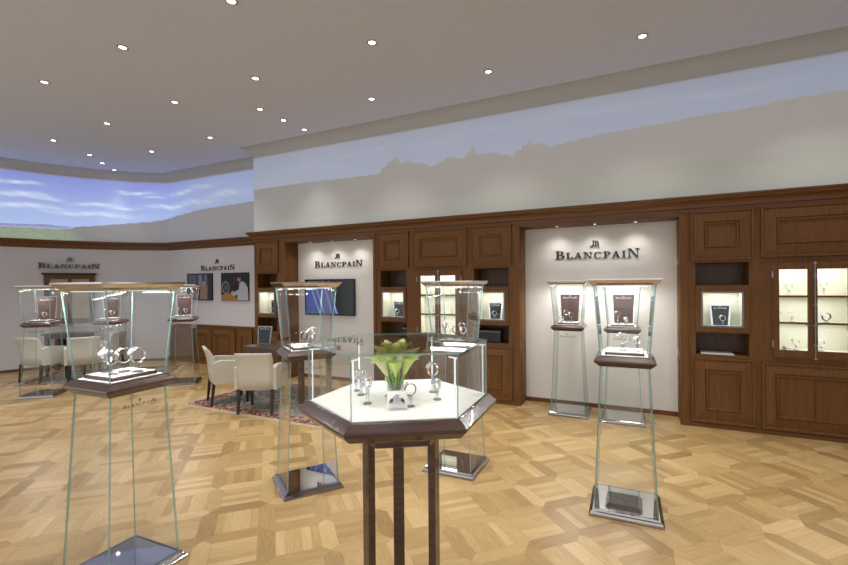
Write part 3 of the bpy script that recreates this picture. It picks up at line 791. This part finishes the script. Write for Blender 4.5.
for k, lab, dx, dy in (('B1', 'brown board with white lettering in the left niche case', .0, .075), ('B2', 'brown board with white lettering in the right niche case', .01, .075),
                  ('L1', 'brown board with white lettering in the far left case', .03, .05), ('L2', 'brown board with white lettering in the second case from left', .0, .06), ('L3', 'brown board with white lettering in the case by the photographs', .0, .06)):
    l = in_case(k, dx, dy, 1.152)
    board(l, R(CASES[k][1]) if k[0] == 'B' else VIEW(l), lab, .20 if k[0] == 'B' else .19, .236 if k[0] == 'B' else .225, .345, 5)

# watches and boards in the wall cabinets
def cab_items():
    for cx, nm in ((-5.97, 'vitrine of the far left cabinet'), (-3.365, 'vitrine right of the screen niche'), (-1.81, 'vitrine left of the right-hand niche'), (.855, 'vitrine right of the right-hand niche')):
        board((cx+.01, D+.17, 1.138), 0, 'dark framed board in the '+nm, .14, .175, .23, 4, CHROME)
        shown_watch((cx+.02, D+.09, 1.1496), 0, 'in the '+nm, h=.05, tilt=20, s=1.0, parts=cx > 0)
        mb = MB(); mb.box(-.14, .14, -.06, .04, 0, .012, WHITEPAD); o = mb.build('display_tray'); o.location = (cx+.02, D+.08, 1.1372); tag(o, 'white tray on the floor of the '+nm, 'tray', 'vitrine trays')
    cx = 1.655
    for (x, z, nm, kw) in ((-.17, 1.484, 'top left shelf of the right six-pane cabinet', dict(h=.07)), (.12, 1.484, 'top right shelf of the right six-pane cabinet', dict(h=.09)),
        (-.27, 1.206, 'middle left shelf against the frame, right six-pane cabinet', dict(h=.06, dial=DIALD)), (-.145, 1.206, 'middle left shelf, right six-pane cabinet', dict(h=.05, tilt=0, strap=STRAPW)), 
        (.03, 1.206, 'middle shelf behind the bolt, right cabinet', dict(h=.08, strap=STRAPW)), (.14, 1.206, 'middle right shelf of the right six-pane cabinet', dict(h=.02, s=1.3, strap=STRAPK)),
        (-.115, .905, 'bottom left shelf of the right six-pane cabinet', dict(h=.05, dial=DIALD)), (.095, .905, 'bottom right shelf of the right six-pane cabinet', dict(h=.05, dial=DIALD))):
        shown_watch((cx+x, D+.14, z), R(-10), 'on the '+nm, **dict(dict(tilt=20, s=1.05), **kw))
    watch((cx-.2, D+.13, .906), 0, 'pale watch lying flat on the bottom left shelf, right six-pane cabinet', STRAPW, None, 20, 1.4, 'watches on display', True, True)
    cx = -2.595
    for (x, z, nm, kw) in ((-.2, 1.484, 'top left shelf', {}), (.12, 1.484, 'top right shelf', dict(dial=DIALD)), (-.15, 1.206, 'middle left shelf', dict(dial=DIALD)), (.14, 1.206, 'middle right shelf', dict(dial=DIALD, s=1.2)),
        (-.16, .905, 'bottom left shelf', dict(strap=STRAPB)), (.12, .905, 'bottom right shelf', {})):
        shown_watch((cx+x, D+.13, z), 0, 'on the %s, cabinet between the niches' % nm, **dict(dict(tilt=20, parts=False, h=.06, s=1.1), **kw))
cab_items()
# things in the open shelves
mb = MB(); mb.box(-.16, .16, -.11, .11, 0, .006, PAPER); mb.box(-.155, .15, -.105, .112, .006, .012, WHITEPAD); o = mb.build('brochure'); o.location = (.82, D+.13, .8255); o.rotation_euler = (0, 0, R(-3)); tag(o, 'pale brochures lying on the lower shelf right of the right-hand niche', 'brochure')
def bagbox(x, w, label, nm='leather_case'):
    t = empty(nm, (x, D+.15, .825), 0, label, 'case', 'black cases in the open shelves')
    mb = MB(); mb.loft([[(-w/2*k, -.08*k2, z), (w/2*k, -.08*k2, z), (w/2*k, .08*k2, z), (-w/2*k, .08*k2, z)] for k, k2, z in ((.97, .9, 0), (1, 1, .01), (1, 1, .17), (.96, .8, .185))], BLACK); mb.build('body', t)
    mb = MB(); mb.box(-w/2, w/2, -.083, -.08, .145, .15, IRON); mb.build('seam', t)
bagbox(-1.87, .33, 'black leather case on the lower shelf left of the right-hand niche')
bagbox(-3.18, .14, 'black leather case on the lower shelf right of the screen niche')

# ------------------------------------------------------------------ hexagonal table
HX, HY, HR = -1.1090, 1.9883, R(32.46)
ht = empty('hexagonal_table', (HX, HY, 0), HR, 'dark hexagonal display table with glass top in the foreground', 'display table')
def hx(r, z): return [(r*cos(pi/3*i), r*sin(pi/3*i), z) for i in range(6)]
mb = MB(); mb.loft([hx(0.2790, 0.9758), hx(0.4697, 0.9804), hx(0.4762, 0.9832), hx(0.5096, 1.0130), hx(0.5134, 1.0195), hx(0.5134, 1.0306), hx(0.5069, 1.0362), hx(0.4771, 1.0613), hx(0.4724, 1.0650)], WENGE); mb.build('tabletop', ht)
mb = MB(); mb.loft([hx(0.4557, 1.0595), hx(0.4557, 1.0674)], FELT); mb.build('felt', ht)
mb = MB(); mb.loft([hx(0.2492, 0.8827), hx(0.2558, 0.8874), hx(0.2558, 0.9339), hx(0.3069, 0.9767)], WENGE); mb.build('apron', ht)
th = .009
for i in range(6):
    a0, a1 = pi/3*i, pi/3*(i+1)
    r0, r1 = 0.4631, 0.4631-th*1.1547
    P = [(r0*cos(a0), r0*sin(a0), 1.0650), (r0*cos(a1), r0*sin(a1), 1.0650), (r0*cos(a1), r0*sin(a1), 1.3440), (r0*cos(a0), r0*sin(a0), 1.3440)]
    Q = [(r1*cos(a0), r1*sin(a0), 1.0650), (r1*cos(a1), r1*sin(a1), 1.0650), (r1*cos(a1), r1*sin(a1), 1.3440), (r1*cos(a0), r1*sin(a0), 1.3440)]
    mb = MB(); mb.hexa(P+Q, GLASS, GEDGE); mb.build('glass_panel', ht)
    # thin white light post just inside the corner
    rp = 0.4408
    T = Matrix.Translation((rp*cos(a0), rp*sin(a0), 0)) @ Matrix.Rotation(a0, 4, 'Z')
    mb = MB(); mb.box(-.0028, .0028, -.0028, .0028, 1.0674, 1.3245, LEDW, T); mb.box(-.04, .016, -.002, .002, 1.3226, 1.3273, LEDW, T); mb.build('light_post', ht)
mb = MB(); b = len(mb.v); mb.v += hx(0.4650, 1.3440) + hx(0.4650, 1.3524)
mb.face([0,1,2,3,4,5][::-1], GLASS); mb.face([6,7,8,9,10,11], GLASS)
for i in range(6): mb.face([i, (i+1)%6, 6+(i+1)%6, 6+i], GEDGE)
mb.build('glass_top', ht)
for i in range(6): area('table_light', (.37*cos(pi/3*i), .37*sin(pi/3*i), 1.3245), .26, .05, .05, (1, .99, .98), ht)
for k in (0, 1, 2):
    a = R(-30+120*k); T = Matrix.Rotation(a, 4, 'Z') @ Matrix.Translation((.186, 0, 0))
    mb = MB(); mb.loft([[T @ Vector(q) for q in ((-.019, -.030, z), (.019, -.030, z), (.019, .030, z), (-.019, .030, z))] for z in (0, .90)], WENGE); mb.build('leg', ht, bevel=.003)

def at_table(x, y): return (x, y, 1.0675)
# cushion with a watch in front
cu = empty('watch_cushion', at_table(-0.9998, 1.7670), VIEW((-1.075, 1.90)), 'small white cushion at the front of the hexagonal table', 'cushion')
Tc = Matrix.Rotation(R(28), 4, 'X')
rings = []
for k in range(9):
    t_ = k/8; w = .047*(1+.10*abs(2*t_-1)**2); th_ = .020*sin(pi*min(max(t_, .06), .94))**.5
    z = t_*.085
    rings.append([Vector((w*cos(2*pi*i/20)*(1 if abs(cos(2*pi*i/20)) > .0 else 1), th_*sin(2*pi*i/20), 0)) + Vector((0, .02+z*.38, z*.9)) for i in range(20)])
mb = MB(); mb.loft(rings, WHITEPAD); mb.build('pillow', cu, True)
mb = MB(); mb.box(-.045, .045, -.005, .04, 0, .003, PAPER); mb.build('base_card', cu)
wt = empty('wristwatch', at_table(-0.9998, 1.7670), VIEW((-1.075, 1.90)), 'white-dial watch with brown strap on the cushion in the hexagonal table', 'watch', 'watches on display')
Tw = Matrix.Translation((0, .006, .052)) @ Matrix.Rotation(R(66), 4, 'X')
mb = MB()
rg = []
for i in range(13):
    a = R(-62+124*i/12); x = .041*sin(a); d = -.030*(1-cos(a))*1.4
    rg.append([Tw @ Vector(q) for q in ((x, -.0085-.0 + d*.6, d), (x, .0085 + d*.6, d), (x, .0085 + d*.6, d-.003), (x, -.0085 + d*.6, d-.003))])
mb.loft(rg, STRAPB); mb.build('strap', wt)
mb = MB(); mb.lathe([(.015, -.002), (.019, 0), (.0195, .005), (.0175, .008)], WATCHM, 24, T=Tw); mb.build('watch_case', wt, True)
mb = MB(); mb.lathe([(.0162, .0081), (.016, .009)], DIAL, 24, T=Tw); mb.build('dial', wt)
def HW(x, y, where, **kw): shown_watch(at_table(x, y), VIEW((x, y)), where, **kw)
HW(-1.1858, 1.8042, 'front left on the hexagonal table', s=1.0, h=.075, tilt=55)
HW(-1.3113, 1.9344, 'back left on the hexagonal table', s=1.0, h=.065, tilt=-45)
HW(-1.3857, 1.9995, 'far left on the hexagonal table', s=.9, h=.055, tilt=50)
HW(-0.9718, 1.8461, 'right of the vase on the hexagonal table', s=.95, h=.05, tilt=-15, strap=STRAPB)
HW(-0.9068, 2.0135, 'right on the hexagonal table', s=.95, h=.045, tilt=60, strap=STRAPW)
HW(-0.9905, 2.1483, 'back right on the hexagonal table', s=1.1, h=.085, tilt=-35)
HW(-1.1671, 1.9716, 'half hidden left of the vase on the hexagonal table', s=.9, h=.07, tilt=-70)

# vase with calla lilies
VX, VY = -1.1114, 1.9530
va = empty('vase', at_table(VX, VY), 0, 'clear glass cylinder vase on the hexagonal table', 'vase')
mb = MB(); mb.lathe([(.038, 0), (.040, .002), (.041, .13), (.037, .13), (.036, .012), (.0, .010)], ACRYL, 28, cap1=False); mb.lathe([(.0365, .1295), (.0415, .1295), (.0415, .132), (.0365, .132)], GEDGE, 28, cap0=False, cap1=False)
mb.build('glass_body', va, True)
mb = MB(); mb.lathe([(.0355, .0125), (.0355, .07)], GLASS, 24); mb.build('water', va, True)
def calla(i, ang, lean, h, mat, size):
    t = empty('calla_lily', at_table(VX, VY), 0, 'pale green calla lily in the glass vase on the hexagonal table', 'flower', 'calla lilies in the vase')
    dx, dy = cos(ang), sin(ang)
    pts = []
    for k in range(8):
        s_ = k/7
        r_ = .010 + (.018 if lean > .01 else .004)*min(1, s_*1.5) + lean*s_**2
        pts.append((dx*r_, dy*r_, .014+(h-.014)*s_))
    mb = MB(); mb.tube(pts, .005, STEM, 7); mb.build('stem', t, True)
    top = Vector(pts[-1]); d = (Vector(pts[-1])-Vector(pts[-2])).normalized()
    side = Vector((dx, dy, 0)); side = (side-d*side.dot(d)).normalized()
    wv = d.cross(side)
    n = 18; rings = []
    for k in range(11):
        s_ = k/10
        rg = []
        for j in range(n):
            a = 2*pi*j/n
            rr = .0045 + .020*s_**.8 + .010*s_**5
            tipk = max(0, cos(a))**4
            hh = size*s_ + size*(.10*tipk - .30*(1-cos(a))*.5)*s_**3
            out = rr*(1+.5*tipk*s_**6) + .009*s_**2
            rg.append(top + d*hh + side*(out*cos(a) + .03*lean*s_**2) + wv*(rr*sin(a)))
        rings.append(rg)
    mb = MB(); mb.loft(rings, mat, True, False); mb.build('spathe', t, True)
    mb = MB(); mb.tube([top + d*size*.3, top + d*size*.8], .003, SPADIX, 6); mb.build('spadix', t, True)
random.seed(3)
for i in range(21):
    if i < 5: calla(i, i*2*pi/5+.3, .004, .150+.02*random.random(), SPATHE if i % 2 else SPATHE2, .125)
    elif i < 13: calla(i, (i-5)*2*pi/8+.1, .012+.006*random.random(), .125+.03*random.random(), SPATHE if i % 3 else SPATHE2, .125)
    else: calla(i, (i-13)*2*pi/8+.5, .020+.008*random.random(), .110+.02*random.random(), SPATHE if i % 3 else SPATHE2, .115)

# ------------------------------------------------------------------ screen
tv = empty('flat_screen', (-4.82, D2, 1.12), 0, 'black flat screen showing a dark blue picture on the left niche wall', 'screen')
w, h = .53, .63
mb = MB(); mb.box(-w, w, -.05, -.0, 0, h, BLACK); mb.build('housing', tv)
mb = MB(); mb.box(-w+.015, w-.015, -.052, -.05, .02, h-.015, TVDARK); sc_ = mb.build('display', tv)
mb = MB()
def tri(P, mat, y=-.0525):
    b = len(mb.v); mb.v += [(x, y, z) for x, z in P]; mb.face(list(range(b, b+len(P))), mat)
tri([(-.50, .03), (.22, .03), (-.08, .60), (-.44, .60), (-.50, .5)], TVBLUE)
for (xa, xb) in ((-.44, -.20), (-.33, -.10), (-.13, .07), (.0, .16)): tri([(xb-.0, .03), (xb+.018, .03), (xa+.012, .60), (xa, .60)], TVLITE, -.053)
mb.build('picture', tv)
mb = MB(); mb.box(w, w+.012, -.03, -.01, .28, .33, IRON); mb.build('side_bracket', tv)

# ------------------------------------------------------------------ framed photographs
PC = {}
def pm(r, g, b_):
    k = (r, g, b_)
    if k not in PC: PC[k] = pmat('print_colour', srgb(*k), .5)
    return PC[k]
def photo(x0, x1, z0, z1, label, shapes, bgc):
    t = empty('wall_photograph', ((x0+x1)/2, DL, z0), 0, label, 'picture', 'photographs on the wall')
    w, h = x1-x0, z1-z0
    mb = MB(); mb.box(-w/2, w/2, -.03, 0, 0, h, BLACK); mb.build('canvas', t)
    mb = MB(); mb.box(-w/2, w/2, -.031, -.030, 0, h, pm(*bgc))
    for i, (P, c) in enumerate(shapes):
        b = len(mb.v); mb.v += [((a-.5)*w, -.0315-.0002*i, q*h) for a, q in P]; mb.face(list(range(b, b+len(P))), pm(*c))
    mb.build('print', t)
def el(cx, cy, rx, ry, n=14, a0=0): return [(cx+rx*cos(2*pi*i/n+a0), cy+ry*sin(2*pi*i/n+a0)) for i in range(n)]
photo(-7.716, -6.94, 1.343, 1.914, 'photograph of a person in a white coat working at a bench, rightmost on the wall',
  [([(0,0),(.62,0),(.5,.2),(.28,.26),(0,.2)], (168, 122, 66)), ([(.28,.26),(.5,.2),(.62,0),(.75,0),(.72,.3),(.4,.36)], (96, 62, 44)), (el(.17,.47,.15,.24), (120, 124, 132)), (el(.17,.47,.10,.17), (38, 40, 46)), (el(.17,.47,.05,.09), (96, 100, 108)),
   ([(.60,.02),(1,.02),(.98,.45),(.9,.62),(.78,.7),(.68,.62),(.66,.4),(.46,.3),(.38,.24),(.44,.18),(.62,.22)], (186, 188, 196)), (el(.67,.78,.065,.11), (176, 120, 96)), (el(.675,.86,.07,.06), (50, 34, 28)), ([(.34,.28),(.46,.24),(.54,.3),(.44,.36)], (206, 150, 122)), ([(.45,.6),(.52,.58),(.55,.78),(.47,.8)], (90, 40, 36))], (26, 26, 32))
photo(-8.77, -7.99, 1.343, 1.917, 'photograph of people at a row of windows, left one on the wall',
  [([(0,0),(1,0),(1,.35),(0,.3)], (70, 66, 74)), ([(.05,.45),(.4,.42),(.4,.95),(.05,.95)], (96, 104, 124)), ([(.45,.5),(.62,.5),(.62,.95),(.45,.95)], (130, 136, 150)), ([(.68,.5),(.82,.5),(.82,.95),(.68,.95)], (110, 116, 132)),
   ([(.52,.05),(.8,.05),(.84,.5),(.7,.66),(.56,.5)], (150, 128, 116)), (el(.68,.62,.06,.09), (190, 150, 126)), ([(.1,.1),(.42,.08),(.4,.4),(.14,.42)], (156, 160, 166)), ([(.84,.0),(1,.0),(1,1),(.9,1)], (52, 48, 60)), ([(.1,.42),(.8,.4),(.8,.46),(.1,.48)], (176, 112, 72))], (44, 44, 56))

# ------------------------------------------------------------------ glazed wooden cabinet hung on the curved wall
A_, B_ = Vector((-10.815, 4.64)), Vector((-10.42, 5.37)); sd = (B_-A_).normalized(); nn = Vector((sd.y, -sd.x)); mid = (A_+B_)/2 + nn*.03
hc = empty('wall_cabinet', (mid.x, mid.y, .90), math.atan2(sd.y, sd.x), 'brown wooden glazed cabinet hanging on the far left wall under the lettering', 'cabinet')
w = .41
mb = MB(); mb.box(-w, w, .04, .06, 0, 1.02, WOODD)
for a, b_, c, d in ((-w, -w+.09, 0, 1.0), (w-.09, w, 0, 1.0), (-.03, .03, .1, .92), (-w+.09, w-.09, 0, .10), (-w+.09, w-.09, .92, 1.0)): mb.box(a, b_, -.02, .05, c, d, WOODD)
mb.build('body', hc)
mb = MB(); mb.loft([[(-w-e, -.02-e, z), (w+e, -.02-e, z), (w+e, .06, z), (-w-e, .06, z)] for e, z in ((.0, 1.0), (.01, 1.0), (.04, 1.03), (.04, 1.045))], WOODD); mb.build('crown_moulding', hc)
for a, b_ in ((-w+.09, -.03), (.03, w-.09)):
    mb = MB(); mb.box(a, b_, .0, .006, .10, .92, pm(176, 156, 128)); mb.build('panel', hc)
mb = MB(); mb.lathe([(.012, 0), (.014, .01), (0, .018)], IRON, 10, T=Matrix.Translation((0, -.02, .5)) @ Matrix.Rotation(R(90), 4, 'X')); mb.build('knob', hc)

# ------------------------------------------------------------------ rugs
def rug_mat():
    mt = bpy.data.materials.new('woven_rug'); mt.use_nodes = True; nt = mt.node_tree; L = nt.links
    b = nt.nodes['Principled BSDF']; b.inputs['Roughness'].default_value = .95; b.inputs['Specular IOR Level'].default_value = .1
    tc = nt.nodes.new('ShaderNodeTexCoord')
    v = nt.nodes.new('ShaderNodeTexVoronoi'); v.inputs['Scale'].default_value = 9; L.new(tc.outputs['Object'], v.inputs['Vector'])
    n = nt.nodes.new('ShaderNodeTexNoise'); n.inputs['Scale'].default_value = 14; L.new(tc.outputs['Object'], n.inputs['Vector'])
    m2 = nt.nodes.new('ShaderNodeMath'); m2.operation = 'MULTIPLY_ADD'; m2.inputs[1].default_value = .6; L.new(v.outputs['Distance'], m2.inputs[0]); L.new(n.outputs['Fac'], m2.inputs[2])
    return mt, b, m2, nt
def rugm(name, cols, scale):
    mt, b, m2, nt = rug_mat(); mt.name = name
    [n for n in nt.nodes if n.type == 'TEX_VORONOI'][0].inputs['Scale'].default_value = scale
    cr = nt.nodes.new('ShaderNodeValToRGB'); cr.color_ramp.interpolation = 'CONSTANT'
    e = cr.color_ramp.elements; e[0].position = 0; e[0].color = srgb(*cols[0][1]); e[1].position = cols[1][0]; e[1].color = srgb(*cols[1][1])
    for p_, c in cols[2:]: q = e.new(p_); q.color = srgb(*c)
    nt.links.new(m2.outputs[0], cr.inputs[0]); nt.links.new(cr.outputs[0], b.inputs['Base Color'])
    return mt
RUGC = rugm('rug_cream_edge', [(0, (196, 182, 152)), (.7, (184, 166, 136))], 20)
RUGR = rugm('rug_red_border', [(0, (132, 58, 58)), (.66, (126, 54, 56)), (.76, (184, 160, 138)), (.9, (104, 62, 70))], 13)
RUGF = rugm('rug_field', [(0, (158, 150, 136)), (.6, (138, 138, 132)), (.72, (112, 120, 122)), (.86, (146, 104, 94)), (.90, (168, 158, 140))], 8)
def rug(loc, rz, lx, ly, label):
    t = empty('patterned_rug', loc, rz, label, 'rug', 'oriental rugs')
    mb = MB()
    mb.box(0, lx, 0, ly, 0, .006, RUGC); mb.build('edge_band', t)
    mb = MB(); mb.box(.08, lx-.08, .08, ly-.08, .004, .0072, RUGR); mb.build('red_border', t)
    mb = MB(); mb.box(.26, lx-.26, .26, ly-.26, .005, .0084, RUGF); mb.build('field', t)
    return t
rug((-5.76, 3.98, 0), 0, 2.55, 1.72, 'red bordered oriental rug under the two cream chairs by the desk')
rug((-9.30, 3.42, 0), R(42.6), 2.4, 1.5, 'red bordered oriental rug at the far left behind the first display case')

# ------------------------------------------------------------------ chairs
def make_chair(loc, rz, label):
    """tub chair facing local +y"""
    t = empty('armchair', loc, rz, label, 'chair', 'cream leather armchairs')
    hw = .228
    # back: slightly bowed panel
    n = 9; rings = []
    for k, (z, y, th_) in enumerate(((.30, -.225, .05), (.45, -.238, .06), (.60, -.258, .062), (.70, -.282, .056), (.745, -.302, .052), (.770, -.312, .046), (.783, -.308, .026))):
        f = []; g = []
        ww = hw-(.0 if z > .5 else .0)
        for i in range(n):
            x = -ww + 2*ww*i/(n-1); bow = .012*(1-(x/ww)**2)
            f.append((x, y-bow, z)); g.append((x, y-bow+th_, z))
        rings.append(f + g[::-1])
    mb = MB(); mb.loft(rings, LEATHER); mb.build('backrest', t, True, 0)
    for s in (-1, 1):
        # arm panel with a sloping, softly rounded top
        prof = [(-.22, .30), (.25, .30), (.262, .34), (.262, .50), (.245, .545), (.20, .572), (.10, .595), (-.04, .61), (-.14, .615), (-.20, .60), (-.235, .58)]
        a, b_ = s*(hw-.012), s*(hw+.042)
        mb = MB(); mb.loft([[(a, y, z) for y, z in prof], [(a+(b_-a)*.15, y, z+.006) for y, z in prof], [(a+(b_-a)*.85, y, z+.006) for y, z in prof], [(b_, y, z) for y, z in prof]], LEATHER); mb.build('armrest', t)
    mb = MB(); mb.box(-hw+.012, hw-.012, -.19, .25, .30, .41, LEATHER); mb.loft([[(-.2, -.2, z), (.2, -.2, z), (.2, .26, z), (-.2, .26, z)] for z in (.41, .445)] + [[(-.18, -.18, .455), (.18, -.18, .455), (.18, .24, .455), (-.18, .24, .455)]], LEATHER); mb.build('seat', t)
    for sx in (-1, 1):
        for sy in (-1, 1):
            x, y = sx*.215, (.215 if sy > 0 else -.215)
            kx, ky = sx*.0, -.03 if sy < 0 else .0
            mb = MB(); mb.loft([[(x+kx+a*.014, y+ky+c*.014, 0) for a, c in ((-1,-1),(1,-1),(1,1),(-1,1))], [(x+a*.021, y+c*.021, .31) for a, c in ((-1,-1),(1,-1),(1,1),(-1,1))]], DARKLEG); mb.build('leg', t)
    return t
RT = .0088
def place_chair(pL, pR, label, z=RT):       # rear legs left/right as seen from behind
    pL, pR = Vector(pL), Vector(pR); d = (pR-pL).normalized(); a = math.atan2(d.y, d.x); m_ = (pL+pR)/2
    f = Vector((-sin(a), cos(a))); c = m_ + f*.235
    return make_chair((c.x, c.y, z), a, label)
place_chair((-4.603, 4.0), (-4.199, 4.195), 'cream leather armchair with its back to us, nearest the desk')
place_chair((-5.586, 4.343), (-5.205, 4.109), 'cream leather armchair seen from the side, left of the other one at the desk')
place_chair((-9.626, 3.764), (-9.152, 3.889), 'cream leather armchair with its back to us behind the far left display case')
make_chair((-8.80, 4.36, RT), R(62), 'cream leather armchair seen from the side, second from the left')
make_chair((-9.24, 4.90, RT), R(120), 'cream leather armchair across the far left desk, seen through the nearest case')

# ------------------------------------------------------------------ desks
def desk(loc, rz, lx, ly, label, panel=True):
    t = empty('desk', loc, rz, label, 'desk', 'dark wooden desks')
    mb = MB(); mb.box(0, lx, 0, ly, .712, .742, DESKW); mb.build('desktop', t, bevel=.004)
    mb = MB(); mb.box(.03, lx-.03, .05, ly-.05, .64, .712, DESKW); mb.build('apron', t)
    for x in (.04, lx-.10):
        for y in (.04, ly-.10):
            mb = MB(); mb.box(x, x+.06, y, y+.06, 0, .66, DESKW); mb.build('leg', t)
    if panel: mb = MB(); mb.box(.1, lx-.1, ly-.09, ly-.07, .30, .66, BLACK); mb.build('modesty_panel', t)
    return t
desk((-5.286, 4.705, RT), R(-2), 1.15, .72, 'dark wooden desk behind the two cream chairs', False)
desk((-10.30, 4.36, RT), R(30), .80, .40, 'dark wooden desk at the far left among cream chairs')
board((-5.20, 5.03, .742+RT), R(10), 'silver framed dark board standing on the desk', .19, .22, .25, 8, IRON)
